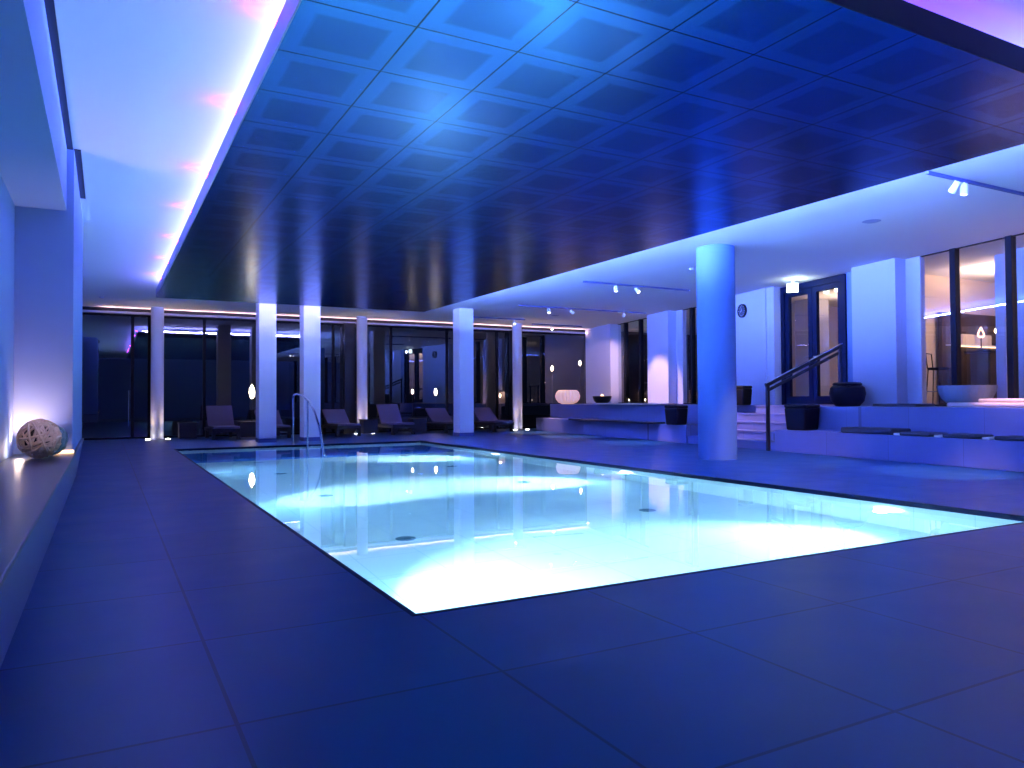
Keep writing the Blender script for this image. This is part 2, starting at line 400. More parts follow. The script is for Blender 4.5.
# ------------------------------------------------------------------ columns
def square_column(x0, x1, y0, y1, label):
    c = ((x0+x1)/2, (y0+y1)/2, 0)
    t = thing('square_column', label, 'column', c, 0, 'square white columns beyond the pool')
    local(MB().box(x0, x1, y0, y1, .1, ZC), c).build('shaft', M['column'], t, bevel=.006)
    local(MB().box(x0-.006, x1+.006, y0-.006, y1+.006, 0, .1), c).build('skirting', M['skirt'], t)
square_column(3.36, 3.78, 19.4, 19.85, 'white square column left of the pool handrail')
square_column(4.46, 4.89, 19.4, 19.85, 'white square column just right of the pool handrail')
square_column(8.84, 9.28, 19.4, 19.85, 'white square column past the far right corner of the pool')
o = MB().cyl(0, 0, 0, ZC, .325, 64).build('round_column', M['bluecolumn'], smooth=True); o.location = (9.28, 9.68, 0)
tag(o, 'thick round blue-white column standing right of the pool, in front of the steps', 'column')
for x, y, l in ((1.26, 22.95, 'slim round column at the left of the far glass wall'), (7.06, 22.85, 'slim round column at the middle of the far glass wall, behind the loungers'),
                (12.42, 22.5, 'slim round column at the left end of the seating steps')):
    o = MB().cyl(0, 0, 0, ZC, .165, 40).build('round_column', M['column'], smooth=True); o.location = (x, y, 0)
    tag(o, l, 'column', 'slim round columns before the far glass')

# ------------------------------------------------------------------ far glass wall
struct(MB().box(XL, 16.2, YF, YF+.15, 3.48, ZC).build('wall_far', M['frame']))
struct(MB().box(15.95, 24, YF, YF+.15, 0, ZC).build('wall_far', M['wood']))
xs = [XL, .66, 1.08, 2.53, 4.25, 6.32, 8.23, 10.23, 12.15, 13.0, 15.95]
for i in range(len(xs)-1):
    a, b = xs[i], xs[i+1]
    nm = 'door_1' if i == 0 else 'window_%d' % i
    t = bpy.data.objects.new(nm, None); COL.objects.link(t); t.location = ((a+b)/2, YF, 0); struct(t)
    c = ((a+b)/2, YF, 0)
    f = MB()
    f.box(a, a+.04, YF-.03, YF+.05, 0, 3.48).box(b-.04, b, YF-.03, YF+.05, 0, 3.48)
    f.box(a, b, YF-.03, YF+.05, 3.42, 3.48).box(a, b, YF-.03, YF+.05, 0, .05)
    local(f, c).build('window_frame', M['frame'], t)
    local(MB().box(a+.04, b-.04, YF+.005, YF+.017, .05, 3.42), c).build('glass_pane', M['glass_dark'], t)
    if i == 0:
        local(MB().tube([(b-.09, YF-.05, .35), (b-.09, YF-.05, 1.35)], .014, 10), c).build('door_handle', M['steel'], t, smooth=True)
for x0, x1 in ((6.62, 6.96), (12.62, 12.86)):
    o = MB().box(-(x1-x0)/2, (x1-x0)/2, -.12, .12, 0, 3.48).build('black_post', M['black']); o.location = ((x0+x1)/2, YF-.16, 0)
    tag(o, 'broad black post before the far glass, left of the middle round column' if x0 < 8 else 'broad black post before the far glass, right of the last lounger', 'post')
struct(MB().box(-12, 30, YF+.15, YF+22, -.1, -.05).build('floor', M['night']), 'dark terrace outside the far glass')

# ------------------------------------------------------------------ seating steps on the right
def mesh_struct(name, mb, mat, label=None): return struct(mb.build(name, mat), label)
Y0S, Y1S, YE = 10.5, 13.35, 21.5
def tier(y0, y1, label):
    c = (Bx((y0+y1)/2), (y0+y1)/2, 0)
    t = thing('stone_seating_step', label, 'seating step', c, 0, 'two-tier stone seating steps')
    local(MB().prism(sl(Bx, y0, y1, 0, .55), 0, .42), c).build('lower_tier', M['stone'], t, bevel=.008)
    local(MB().prism(sl(Bx, y0, y1, .55, .8), 0, PLAT), c).build('upper_tier', M['stone'], t, bevel=.008)
tier(YB+.02, Y0S, 'grey stone two-tier seating step running right of the stairs, navy cushions on it')
tier(Y1S, YE, 'grey stone two-tier seating step left of the stairs, behind the round column')
# platform (raised floor) runs on into the neighbouring room
pf = MB()
pf.prism([(Bx(YB, .8), YB), (24, YB), (24, Y0S), (Bx(Y0S, .8), Y0S)], PLAT-.1, PLAT)
pf.prism([(Bx(Y0S, 1.36), Y0S), (24, Y0S), (24, Y1S), (Bx(Y1S, 1.36), Y1S)], PLAT-.1, PLAT)
pf.prism([(Bx(Y1S, .8), Y1S), (24, Y1S), (24, YE), (Bx(YE, .8), YE)], PLAT-.1, PLAT)
pf.prism([(15.8, YE), (24, YE), (24, YF), (16.2, YF)], PLAT-.1, PLAT)
struct(pf.build('floor', M['stone']), 'raised floor behind the seating steps')
st = thing('stone_stairs', 'five low stone steps between the two seating benches, lit warm', 'stairs', (Bx(12), 12, 0))
for k in range(5):
    z1 = .175*(k+1); a = .05+.32*k; b = a+.40 if k < 4 else 1.5
    local(MB().prism(sl(Bx, Y0S, Y1S, a, b), 0 if k == 0 else z1-.18, z1-.03), (Bx(12), 12, 0)).build('riser', M['stone'], st)
    local(MB().prism(sl(Bx, Y0S, Y1S, a-.02, b), z1-.03, z1 if k < 4 else z1+.001), (Bx(12), 12, 0)).build('tread', M['stone'], st)
# stair rail
rl = thing('stair_rail', 'dark metal stair rail with one post, rising beside the stone stairs', 'handrail', (11.50, 10.6, 0))
c = (11.50, 10.6, 0)
local(MB().box(11.47, 11.53, 10.57, 10.63, 0, 1.28), c).build('post', M['darksteel'], rl, bevel=.006)
d = Vector((13.42-11.46, 10.40-10.6, 2.1-1.27)); n = Vector((0, 0, 1))
def bar(p, q, w, h):
    p = Vector(p); q = Vector(q); t = (q-p).normalized(); s = t.cross(Vector((0, 0, 1))).normalized()*w/2; u = s.cross(t).normalized()*h/2
    return MB().hexa([p-s-u, p+s-u, p+s+u, p-s+u], [q-s-u, q+s-u, q+s+u, q-s+u])
local(bar((11.44, 10.6, 1.28), (13.45, 10.40, 2.12), .05, .07), c).build('handrail_bar', M['darksteel'], rl, bevel=.012)
local(bar((11.44, 10.6, 1.325), (13.45, 10.40, 2.165), .05, .012), c).build('rail_cap', M['steel'], rl)
local(bar((11.50, 10.6, 1.19), (13.45, 10.40, 2.0), .02, .06), c).build('infill_bar', M['darksteel'], rl)
local(MB().box(13.36, 13.42, 10.37, 10.43, PLAT, 2.1), c).build('post', M['darksteel'], rl, bevel=.006)

# ------------------------------------------------------------------ right wall: pillars, windows, door
def pillar(n, y0, y1, groove=None):
    mb = MB(); mb.prism(sl(Wx, y0, y1, -.35, .12), PLAT, ZC)
    o = struct(mb.build('wall_right' if n == 1 else 'wall_right', M['white'])); return o
pillar(1, 8.86, 9.96); pillar(2, 12.72, 14.7); pillar(3, 17.3, 18.6); pillar(4, 21.3, YF)
struct(MB().prism(sl(Wx, 12.45, 12.74, -.31, .1), PLAT, ZC).build('trim_4', M['white']), 'narrow white pier between the clock wall and the door')
def jamb(n, y0, y1, m='white'):
    struct(MB().prism(sl(Wx, y0, y1, -.04, .1), PLAT, ZC).build('trim_%d' % n, M[m]))
jamb(5, 8.53, 8.88); jamb(6, 16.93, 17.32); jamb(7, 9.94, 10.38, 'bluewall')
def win(n, y0, y1, mull):
    c = (Wx((y0+y1)/2), (y0+y1)/2, PLAT)
    t = bpy.data.objects.new('window_%d' % n, None); COL.objects.link(t); t.location = c; struct(t)
    f = MB()
    for m_ in mull:
        f.prism(sl(Wx, m_-.055, m_+.055, -.07, .07), PLAT, ZC)
    local(f, c).build('mullion', M['frame'], t)
    s = MB(); s.prism(sl(Wx, y0, y1, -.04, .04), PLAT, PLAT+.03).prism(sl(Wx, y0, y1, -.03, .03), ZC-.015, ZC)
    local(s, c).build('window_frame', M['frame'], t)
    local(MB().prism(sl(Wx, y0, y1, -.006, .006), PLAT+.03, ZC-.015), c).build('glass_pane', M['glass'], t)
win(11, YB, 8.53, [7.83, 6.79, 5.72, 4.65, 3.58, 2.5, 1.4, .3, -.8, -1.9, -3.0])
win(12, 14.7, 16.93, [15.1, 16.45])
win(13, 18.6, 21.3, [19.6, 20.7])
# double door
c = (Wx(11.4), 11.4, PLAT)
dt = bpy.data.objects.new('door_2', None); COL.objects.link(dt); dt.location = c; struct(dt)
f = MB(); zt = ZC-.02
f.prism(sl(Wx, 10.38, 10.50, -.09, .09), PLAT, zt).prism(sl(Wx, 12.33, 12.45, -.09, .09), PLAT, zt).prism(sl(Wx, 10.5, 12.33, -.09, .09), zt-.13, zt)
local(f, c).build('door_frame', M['doorframe'], dt)
for a, b in ((10.5, 11.41), (11.42, 12.33)):
    f = MB()
    f.prism(sl(Wx, a, a+.13, -.05, .05), PLAT+.02, zt-.13).prism(sl(Wx, b-.13, b, -.05, .05), PLAT+.02, zt-.13)
    f.prism(sl(Wx, a+.13, b-.13, -.05, .05), zt-.25, zt-.13).prism(sl(Wx, a+.13, b-.13, -.05, .05), PLAT+.02, PLAT+.2)
    lf = local(f, c).build('door_leaf', M['doorframe'], dt)
    local(MB().prism(sl(Wx, a+.13, b-.13, -.008, .008), PLAT+.2, zt-.25), c).build('glass_pane', M['glass'], lf)
    hy = 11.34 if a < 11 else 11.49
    local(MB().tube([(Wx(hy, -.05), hy, 1.95), (Wx(hy, -.10), hy, 1.95), (Wx(hy, -.10), hy+(-.12 if a < 11 else .12), 1.95)], .011, 8), c).build('door_handle', M['steel'], lf, smooth=True)
# wall clock
ang = math.atan(.2)
ck = thing('wall_clock', 'round dark wall clock on the white wall left of the double door', 'clock', (Wx(13.60, -.35), 13.60, 3.21), 0)
R = Matrix.Rotation(ang, 4, 'Z').inverted() @ Matrix.Rotation(-PI/2, 4, 'Y')
MB().lathe([(0, 0), (.17, 0), (.17, .05), (.15, .055), (.15, .03), (0, .03)], (0, 0, 0), 40).xf(R).build('clock_case', M['black'], ck, smooth=True)
fm = MB().lathe([(0, .031), (.149, .031), (.149, .033), (0, .033)], (0, 0, 0), 40).xf(R).build('clock_face', M['clockface'], ck)
for k in range(12):
    mk = MB(); a = k*PI/6; r = .125
    b_ = bmesh.ops.create_cube(mk.bm, size=1, matrix=Matrix.Translation((r*math.cos(a), r*math.sin(a), .036)) @ Matrix.Rotation(a, 4, 'Z') @ Matrix.Diagonal((.03, .01, .004, 1)))
    mk.xf(R).build('hour_mark', M['clockmark'], ck)
hd = MB()
for a, l in ((2.0, .075), (.3, .11)):
    bmesh.ops.create_cube(hd.bm, size=1, matrix=Matrix.Rotation(a, 4, 'Z') @ Matrix.Translation((l/2, 0, .042)) @ Matrix.Diagonal((l, .012, .004, 1)))
hd.xf(R).build('clock_hands', M['clockmark'], ck)
# exit signs
def exit_sign(x, y, z, rz, label, w=.24, h=.17):
    t = thing('exit_sign', label, 'exit sign', (x, y, z), rz)
    MB().box(-w/2, w/2, -.03, .03, -h, 0).build('light_box', M['exit'], t, bevel=.006)
    MB().box(-w/2-.01, w/2+.01, -.035, .035, 0, .03).build('housing', M['white'], t)
    MB().box(-.04, .04, -.03, .03, .03, ZC-z).build('ceiling_bracket', M['white'], t)
exit_sign(13.42, 11.62, 3.56, -.75, 'white glowing exit sign hanging from the ceiling before the double door')
light('POINT', 'exit_glow', (13.30, 11.4, 3.45), 9, (.8, 1, .98), .05)
exit_sign(17.0, 20.8, 3.35, -.75, 'pale green exit sign glowing behind the window between the two far pillars', .34, .22)

# ------------------------------------------------------------------ neighbouring room behind the right glass
mesh_struct('wall_outer', MB().prism(sl(Wx, YB, 14.2, 5.2, 5.4), PLAT, ZC), M['cream'], 'cream wall of the room behind the glass')
mesh_struct('wall_outer', MB().prism(sl(Wx, 14.2, YF, 5.2, 5.4), PLAT, ZC), M['wood'], 'dark wall of the room behind the far windows')
mesh_struct('wall_divider', MB().prism(sl(Wx, 9.75, 9.9, 1.4, 5.2), PLAT, ZC), M['cream'], 'cream partition behind the bar stools')
mesh_struct('wall_divider', MB().prism(sl(Wx, 14.5, 14.65, .1, 5.2), PLAT, ZC), M['cream'], 'partition right of the dark dining area')
# dark bar niche
mesh_struct('trim_8', MB().prism([(15.62, 9.60), (18.6, 9.55), (18.6, 9.66), (15.62, 9.70)], PLAT, 2.85), M['wood'], 'dark recess behind the bar counter')
bc = thing('bar_counter', 'dark wooden bar counter seen through the right window', 'bar counter', (16.3, 8.75, PLAT), -.15)
MB().box(-.65, 1.6, -.22, .22, 0, 1.06).build('counter_front', M['wood'], bc)
MB().box(-.75, 1.7, -.30, .28, 1.06, 1.11).build('counter_top', M['black'], bc, bevel=.01)
for x, y, rz, l in ((15.02, 9.28, .3, 'black bar stool at the left end of the bar, seen through the glass'), (15.75, 8.25, .1, 'black bar stool in front of the dark bar counter')):
    t = thing('bar_stool', l, 'bar stool', (x, y, PLAT), rz, 'bar stools behind the glass')
    MB().box(-.2, .2, -.2, .2, .72, .77).build('seat', M['leather'], t, bevel=.02)
    for sx in (-1, 1):
        for sy in (-1, 1):
            MB().tube([(.25*sx, .22*sy, 0), (.18*sx, .18*sy, .73)], .012, 8).build('leg', M['black'], t)
    MB().tube([(-.19, .19, .75), (-.2, .22, 1.06), (.2, .22, 1.06), (.19, .19, .75)], .013, 8).build('backrest', M['black'], t)
    MB().tube([(-.23, -.2, .28), (.23, -.2, .28), (.23, .2, .28), (-.23, .2, .28)], .01, 8, True).build('footrest', M['steel'], t)
def pos_col(x, y, w, label):
    o = MB().box(-w/2, w/2, -w/2, w/2, 0, ZC-PLAT-.003).build('white_post', M['white']); o.location = (x, y, PLAT+.001); tag(o, label, 'post')
pos_col(14.46, 7.75, .17, 'white post behind the glass right of the bar counter')
pos_col(14.20, 7.25, .20, 'white post behind the glass at the right edge of the view')
pos_col(16.6, 13.75, .6, 'white pillar seen through the left leaf of the double door')
rg = thing('ring_lamp', 'small glowing orange ring lamp standing on the bar counter', 'lamp', (15.62, 8.80, PLAT+1.111))
MB().tube([(.085*math.cos(a*PI/12), .02*math.sin(a*PI/6), .36+.10*math.sin(a*PI/12)) for a in range(24)], .016, 8, True).build('ring', M['warmsoft'], rg)
MB().lathe([(0, 0), (.07, 0), (.07, .015), (.012, .03), (.012, .27), (0, .27)], (0, 0, 0), 16).build('stand', M['black'], rg)
lp = thing('table_lamp', 'small bright lamp on the right part of the bar counter', 'lamp', (16.15, 8.78, PLAT+1.111))
MB().lathe([(0, 0), (.05, 0), (.05, .015), (.01, .03), (.01, .36), (0, .36)], (0, 0, 0), 16).build('stand', M['black'], lp)
MB().lathe([(0, .36), (.03, .37), (.045, .41), (.03, .45), (0, .46)], (0, 0, 0), 16).build('bulb', M['warm'], lp, smooth=True)
sh = thing('back_bar_shelf', 'lit shelf on the dark wall behind the bar counter', 'shelf', (16.4, 9.5, 2.13))
MB().box(-.7, 1.5, -.12, .08, 0, .03).build('board', M['paper'], sh)
MB().box(-.7, 1.5, -.11, -.09, -.025, -.001).build('strip_light', M['warmsoft'], sh)
for x, y, l in ((-.15, .0, 'cream box on the shelf behind the bar'), (.45, -.02, 'second cream box on the shelf behind the bar, further right')):
    o = MB().box(-.22, .22, -.06, .06, 0, .22).build('storage_box', M['cream'], bevel=.01); o.location = (16.4+x, 9.47+y, 2.161); tag(o, l, 'box', 'boxes on the back bar shelf')
light('AREA', 'lounge_light', (16.0, 7.6, 3.2), 120, (1, .62, .47), 1.6, (16.0, 7.6, 5), sy=3)
light('AREA', 'lounge_light', (16.0, 4.0, 3.2), 90, (1, .64, .50), 1.6, (16.0, 4, 5), sy=3)
light('AREA', 'lounge_light', (16.6, 12.0, 3.1), 50, (1, .62, .40), 1.2, (16.6, 12, 5), sy=2)
light('AREA', 'lounge_light', (16.8, 16.2, 3.1), 14, (1, .7, .5), 1.0, (16.8, 16.2, 5), sy=1)
# dark dining area: sideboard with candles and small tables
def candle(x, y, z, label, h=.10):
    t = thing('candle', label, 'candle', (x, y, z), 0, 'candles glowing behind the far right windows')
    MB().lathe([(0, 0), (.035, 0), (.04, h), (.035, h), (.03, .01), (0, .01)], (0, 0, 0), 14).build('holder', M['cream'], t, smooth=True)
    MB().lathe([(0, h*.5), (.014, h*.75), (.012, h*1.1), (0, h*1.6)], (0, 0, 0), 10).build('flame', M['warm'], t, smooth=True)
for i, (x, y) in enumerate(((16.5, 19.3), (17.3, 21.0), (16.2, 15.9))):
    t = thing('dining_table', ('dark dining table set with candles, nearest behind the far windows', 'dark dining table with a candle, furthest behind the far windows', 'dark dining table behind the window next to the round column')[i], 'table', (x, y, PLAT))
    MB().box(-.45, .45, -.4, .4, .71, .745).build('tabletop', M['wood'], t, bevel=.008)
    for sx in (-1, 1):
        for sy in (-1, 1): MB().box(.38*sx-.025, .38*sx+.025, .33*sy-.025, .33*sy+.025, 0, .71).build('leg', M['wood'], t)
for i, (x, y) in enumerate(((16.2, 18.6), (16.35, 19.5), (16.8, 19.1), (17.1, 21.2), (17.5, 20.8), (16.0, 15.7), (16.4, 16.1), (15.9, 16.2))):
    z = PLAT+.746 if i != 0 else PLAT
    if i == 0: x, y = 15.85, 19.0
    candle(x, y, z, 'small lit candle behind the far right windows')
for i, (x, y) in enumerate(((15.75, 19.75), (15.95, 20.2), (15.7, 20.55), (15.5, 18.85))):
    candle(x, y, PLAT, 'small lit candle behind the far right windows')

# ------------------------------------------------------------------ left bench with wicker balls
lb = thing('wall_bench', 'long dark stone-topped bench built along the left wall', 'bench', (-.56, 2.4, 0))
c = (-.56, 2.4, 0)
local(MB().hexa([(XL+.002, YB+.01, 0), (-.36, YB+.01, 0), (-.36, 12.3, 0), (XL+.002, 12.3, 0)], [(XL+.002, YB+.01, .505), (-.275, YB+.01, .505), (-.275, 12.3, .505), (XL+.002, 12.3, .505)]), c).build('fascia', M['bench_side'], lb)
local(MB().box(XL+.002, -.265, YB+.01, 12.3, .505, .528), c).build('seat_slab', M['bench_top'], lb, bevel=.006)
def wicker(r, mat, label, loc, n=46, tr=.008):
    mb = MB()
    for k in range(n):
        ax = Vector((random.gauss(0, 1), random.gauss(0, 1), random.gauss(0, 1))).normalized()
        a = ax.orthogonal().normalized(); b = ax.cross(a)
        off = random.uniform(-.55, .55)*r; rr = math.sqrt(r*r-off*off)
        ph = random.random()*6; q = random.uniform(.93, 1.0)
        pts = [ax*off*(1+.05*math.sin(3*t+ph)) + (a*math.cos(t)+b*math.sin(t))*rr*q*(1+.02*math.sin(5*t+ph)) for t in [2*PI*i/30 for i in range(30)]]
        mb.tube(pts, tr*random.uniform(.7, 1.3), 5, True)
    o = mb.build('wicker_ball', mat, smooth=True); o.location = loc
    core = MB(); bmesh.ops.create_uvsphere(core.bm, u_segments=24, v_segments=16, radius=r*.82)  # dark core added to stand for the shade between the twigs
    core.build('shade_core', M['wicker'], o, smooth=True)
    return tag(o, label, 'decorative ball', 'wicker balls on the left bench')
wicker(.172, M['ball'], 'woven brown willow ball on the left bench, the nearer of the two', (-.53, 8.12, .53+.181), 36, .0105)
wicker(.142, M['ball2'], 'woven blue-grey ball on the left bench, against the pillar behind the brown ball', (-.465, 8.52, .53+.152), 30, .010)
o = MB().box(-.09, .09, -.03, .03, 0, .03).build('bench_uplight', M['warmsoft'], bevel=.006); o.location = (-.37, 8.82, .529)
tag(o, 'small warm uplight at the foot of the left pillar', 'light')
light('SPOT', 'bench_glow', (-.72, 8.62, .60), 60, (1, .55, .42), .03, (-.62, 8.95, 1.9), 1, 120)
light('SPOT', 'bench_glow', (-.05, 5.6, 3.2), 170, (1, .72, .5), .03, (-.5, 8.1, .7), .5, 14)  # added spot without a fixture, warms and brightens the willow ball
light('POINT', 'bench_glow', (-.70, 8.3, .62), 3, (1, .75, .6), .03)

# ------------------------------------------------------------------ loungers and tables
def make_lounger(angle, tops):
    t = thing('sun_lounger', 'x', 'sun lounger', (0, 0, 0), 0, 'dark sun loungers in a row before the far glass')
    W = .36
    MB().box(-W, W, 0, 1.85, .20, .30).build('frame', M['wicker'], t, bevel=.01)
    for sx in (-1, 1):
        for y in (.04, 1.55):
            MB().box(sx*W-(.09 if sx > 0 else 0), sx*W+(.09 if sx < 0 else 0), y, y+.12, 0, .20).build('leg', M['wicker'], t, bevel=.006)
    MB().box(-W+.02, W-.02, .02, 1.15, .30, .36).build('mattress', M['pad'], t, bevel=.02)
    b = MB().box(-W+.01, W-.01, 0, .74, -.03, .035)
    b.xf(Matrix.Translation((0, 1.13, .33)) @ Matrix.Rotation(math.radians(angle), 4, 'X')).build('backrest', M['pad'], t, bevel=.02)
    for sx in (-.3, .3):
        MB().tube([(sx, 1.78, .28), (sx, 1.13+.6*math.cos(math.radians(angle)), .31+.6*math.sin(math.radians(angle)))], .014, 8).build('back_support', M['wicker'], t)
    return t
hi = make_lounger(50, 1); lo = make_lounger(34, 1)
labs = [(2.86, hi, 'dark lounger with steep raised back, furthest left, beside the cube table'), (4.20, lo, 'dark lounger mostly hidden between the two square columns by the handrail'),
        (6.20, lo, 'dark lounger with lowered back just right of the handrail columns'), (7.88, hi, 'dark lounger with steep raised back right of the middle slim column'),
        (9.60, lo, 'dark lounger with lowered back half behind the right square column, on its left'), (11.28, lo, 'dark lounger with lowered back furthest right, beside the slim column')]
used = set()
for x, p, l in labs:
    o = p if id(p) not in used else copy_tree(p); used.add(id(p))
    o.location = (x, 21.3, 0); o['label'] = l
def make_table(s, h):
    t = thing('side_table', 'x', 'side table', (0, 0, 0), 0, 'dark side tables between the loungers')
    MB().box(-s, s, -s, s, h-.035, h).build('tabletop', M['wicker'], t, bevel=.006)
    MB().box(-s+.02, s-.02, -s+.02, s-.02, .03, h-.035).build('base', M['wicker'], t, bevel=.004)
    return t
tb = make_table(.24, .46); first = True
for x, y, l in ((1.98, 22.4, 'dark cube side table at the far left, left of the first lounger'), (3.52, 22.2, 'dark cube side table right of the first lounger'),
                (7.06, 22.2, 'dark cube side table at the foot of the middle slim column'), (8.72, 22.4, 'dark cube side table right of the fourth lounger with raised back'),
                (10.35, 22.4, 'dark cube side table between the two rightmost loungers'), (5.35, 22.4, 'dark cube side table behind the right handrail column')):
    o = tb if first else copy_tree(tb); first = False
    o.location = (x, y, 0); o['label'] = l
# floor uplights beside the slim columns
k0 = None; k_i = 0
for x, y in ((1.02, 22.72), (1.52, 22.72), (6.82, 22.6), (7.33, 22.62), (12.18, 22.25), (12.68, 22.27)):
    if k0 is None: o = k0 = MB().lathe([(0, 0), (.06, 0), (.06, .012), (.045, .014), (0, .014)], (0, 0, 0), 20).build('floor_uplight', M['spotwhite'], smooth=True)
    else: o = k0.copy(); COL.objects.link(o)
    o.location = (x, y, 0.001)
    side = ('left', 'right')[k_i % 2]; col_ = ('left', 'middle', 'right')[k_i // 2]; k_i += 1
    tag(o, 'small round floor uplight at the %s side of the %s slim round column' % (side, col_), 'floor light', 'uplights at the slim columns')
    light('SPOT', 'uplight', (x, y, .05), 42, (1, .72, .55), .03, (x+(.10 if side == 'left' else -.10), y+.12, 3.6), .9, 60)

# torches and lamps beyond the far glass
def torch(x, y, z, s, label, base=0):
    t = thing('torch_lamp', label, 'lamp', (x, y, base), 0, 'lamps glowing at the far glass')
    MB().lathe([(0, 0), (.09, 0), (.09, .02), (.012, .04), (.012, z-base-.12), (0, z-base-.12)], (0, 0, 0), 14).build('pole', M['black'], t)
    MB().lathe([(0, -.12*s), (.03*s, -.10*s), (.055*s, .0), (.045*s, .07*s), (.015*s, .13*s), (0, .16*s)], (0, 0, z-base), 18).build('shade', M['warm'], t, smooth=True)
torch(3.98, 24.2, 1.30, 1.6, 'white drop-shaped lamp on a thin stem, left of the left square column', -.05)
torch(10.15, 24.3, 1.30, .9, 'bright lamp on a thin stem just left of the right square column', -.05)
torch(9.40, 24.6, 1.32, .6, 'smaller bright lamp on a thin stem left of the starry lamp', -.05)
torch(12.85, 24.6, 1.18, .45, 'small lamp low behind the glass right of the right square column', -.05)
torch(14.93, 24.3, 2.2, .75, 'tall black torch with a flame-like light, left of the white scalloped bowl', -.05)
torch(16.2, 24.3, 2.42, .75, 'tall black torch with a flame-like light, right of the white scalloped bowl', -.05)

# ------------------------------------------------------------------ bowls, poufs, cushions on the steps
def bowl(x, y, z, r, h, mat, label, flute=0, lobes=0, name='planter_bowl', round_=False):
    t = thing(name, label, 'bowl', (x, y, z))
    prof = [(0, 0), (.42*r, 0), (.62*r, h*.12), (.85*r, h*.42), (.97*r, h*.75), (r, h), (.95*r, h), (.9*r, h*.75), (.75*r, h*.4), (.4*r, h*.2), (0, h*.16)]
    if round_: prof = [(0, 0), (.45*r, 0), (.75*r, h*.12), (.95*r, h*.35), (1.0*r, h*.6), (.9*r, h*.85), (.72*r, h), (.66*r, h*.97), (.82*r, h*.8), (.9*r, h*.55), (.7*r, h*.25), (0, h*.16)]
    MB().lathe(prof, (0, 0, 0), 72, flute, lobes).build('bowl_shell', mat, t, smooth=True)
    return t
b1 = bowl(12.72, 7.42, PLAT, .43, .36, M['greybowl'], 'wide grey fluted planter bowl before the right window', .04, 24)
b2 = bowl(13.3, 18.75, PLAT, .29, .25, M['black'], 'black bowl with a candle in it before the third white pillar')
MB().lathe([(0, .10), (.08, .11), (.07, .22), (.03, .30), (0, .31)], (0, 0, 0), 16).build('candle_glow', M['warmsoft'], b2, smooth=True)
b3 = bowl(13.5, 21.0, PLAT, .37, .46, M['glowbowl'], 'white scalloped bowl glowing warm before the far dark window', .12, 18, round_=True)
MB().lathe([(0, .15), (.2, .18), (.16, .26), (0, .30)], (0, 0, 0), 20, ).build('light_core', M['warmsoft'], b3, smooth=True)
def pouf(x, y, z, w, h, label, rz=.09, taper=.88):
    t = thing('pouf', label, 'pouf', (x, y, z), rz, 'black leather poufs')
    a = w/2; b_ = a*taper
    MB().hexa([(-b_, -b_, 0), (b_, -b_, 0), (b_, b_, 0), (-b_, b_, 0)], [(-a, -a, h-.07), (a, -a, h-.07), (a, a, h-.07), (-a, a, h-.07)]).build('body', M['leather'], t, bevel=.035, seg=4, smooth=True)
    MB().box(-a, a, -a, a, h-.07, h).build('seat_pad', M['leather'], t, bevel=.03, seg=4, smooth=True)
pouf(11.86, 13.72, .421, .40, .46, 'black leather pouf on the lower tier at the left side of the stairs')
pouf(11.79, 10.02, .421, .48, .50, 'black leather pouf on the lower tier at the right side of the stairs')
pouf(12.95, 12.75, PLAT+.003, .40, .45, 'black pouf on the raised floor under the wall clock', .2)
t = thing('barrel_pouf', 'round black barrel-shaped pouf on the raised floor before the double door', 'pouf', (12.72, 9.72, PLAT))
MB().lathe([(0, 0), (.22, 0), (.30, .1), (.33, .24), (.31, .36), (.26, .40), (0, .40)], (0, 0, 0), 40).build('body', M['leather'], t, smooth=True)
MB().lathe([(0, .40), (.25, .40), (.27, .43), (.24, .46), (0, .47)], (0, 0, 0), 40).build('seat_pad', M['leather'], t, smooth=True)
def cushion(name, x, y, z, lx, ly, h, mat, label, group, rz=-.09):
    mb = MB().box(-lx/2, lx/2, -ly/2, ly/2, 0, h)
    o = mb.build(name, mat, bevel=min(h*.45, .03), seg=4, smooth=True); o.location = (x, y, z); o.rotation_euler = (0, 0, rz)
    return tag(o, label, 'cushion', group)
g = 'navy cushions along the lower tier'
cushion('seat_cushion', 11.62, 8.35, .421, .48, 1.05, .10, M['cushion'], 'thick navy cushion on the lower tier, nearest the stairs', g)
cushion('seat_cushion', 11.53, 7.42, .421, .45, .55, .06, M['cushion'], 'navy cushion on the lower tier, second from the stairs', g)
cushion('seat_cushion', 11.46, 6.68, .421, .45, .52, .06, M['cushion'], 'navy cushion on the lower tier, third from the stairs', g)
cushion('seat_cushion', 11.38, 5.72, .421, .45, .85, .06, M['cushion'], 'long navy cushion on the lower tier at the right edge of the view', g)
g = 'white folded towels along the lower tier'
for y, l in ((7.77, 'white folded towel between the first and second navy cushions'), (7.045, 'white folded towel between the second and third navy cushions'), (6.28, 'white folded towel right of the third navy cushion')):
    cushion('folded_towel', Bx(y, .2), y, .421, .3, .12, .035, M['paper'], l, g)['category'] = 'towel'
g = 'pale pink cushions stacked by the right window'
cushion('floor_cushion', 12.35, 6.3, PLAT+.001, .75, 2.1, .075, M['pinkcushion'], 'long pale pink cushion on the raised floor right of the grey bowl, lower of two', g)
cushion('floor_cushion', 12.40, 5.95, PLAT+.078, .65, 1.9, .06, M['pinkcushion'], 'pale pink cushion lying on top of the long pink cushion', g)
cushion('floor_cushion', 12.55, 8.45, PLAT+.001, .5, .9, .05, M['cushion'], 'flat navy cushion on the raised floor left of the grey bowl', 'navy cushions on the raised floor')
cushion('floor_cushion', 12.1, 16.6, .421, .4, 4.4, .045, M['cushion'], 'long dark seat pad on the lower tier left of the stairs', 'dark seat pads on the left tier')
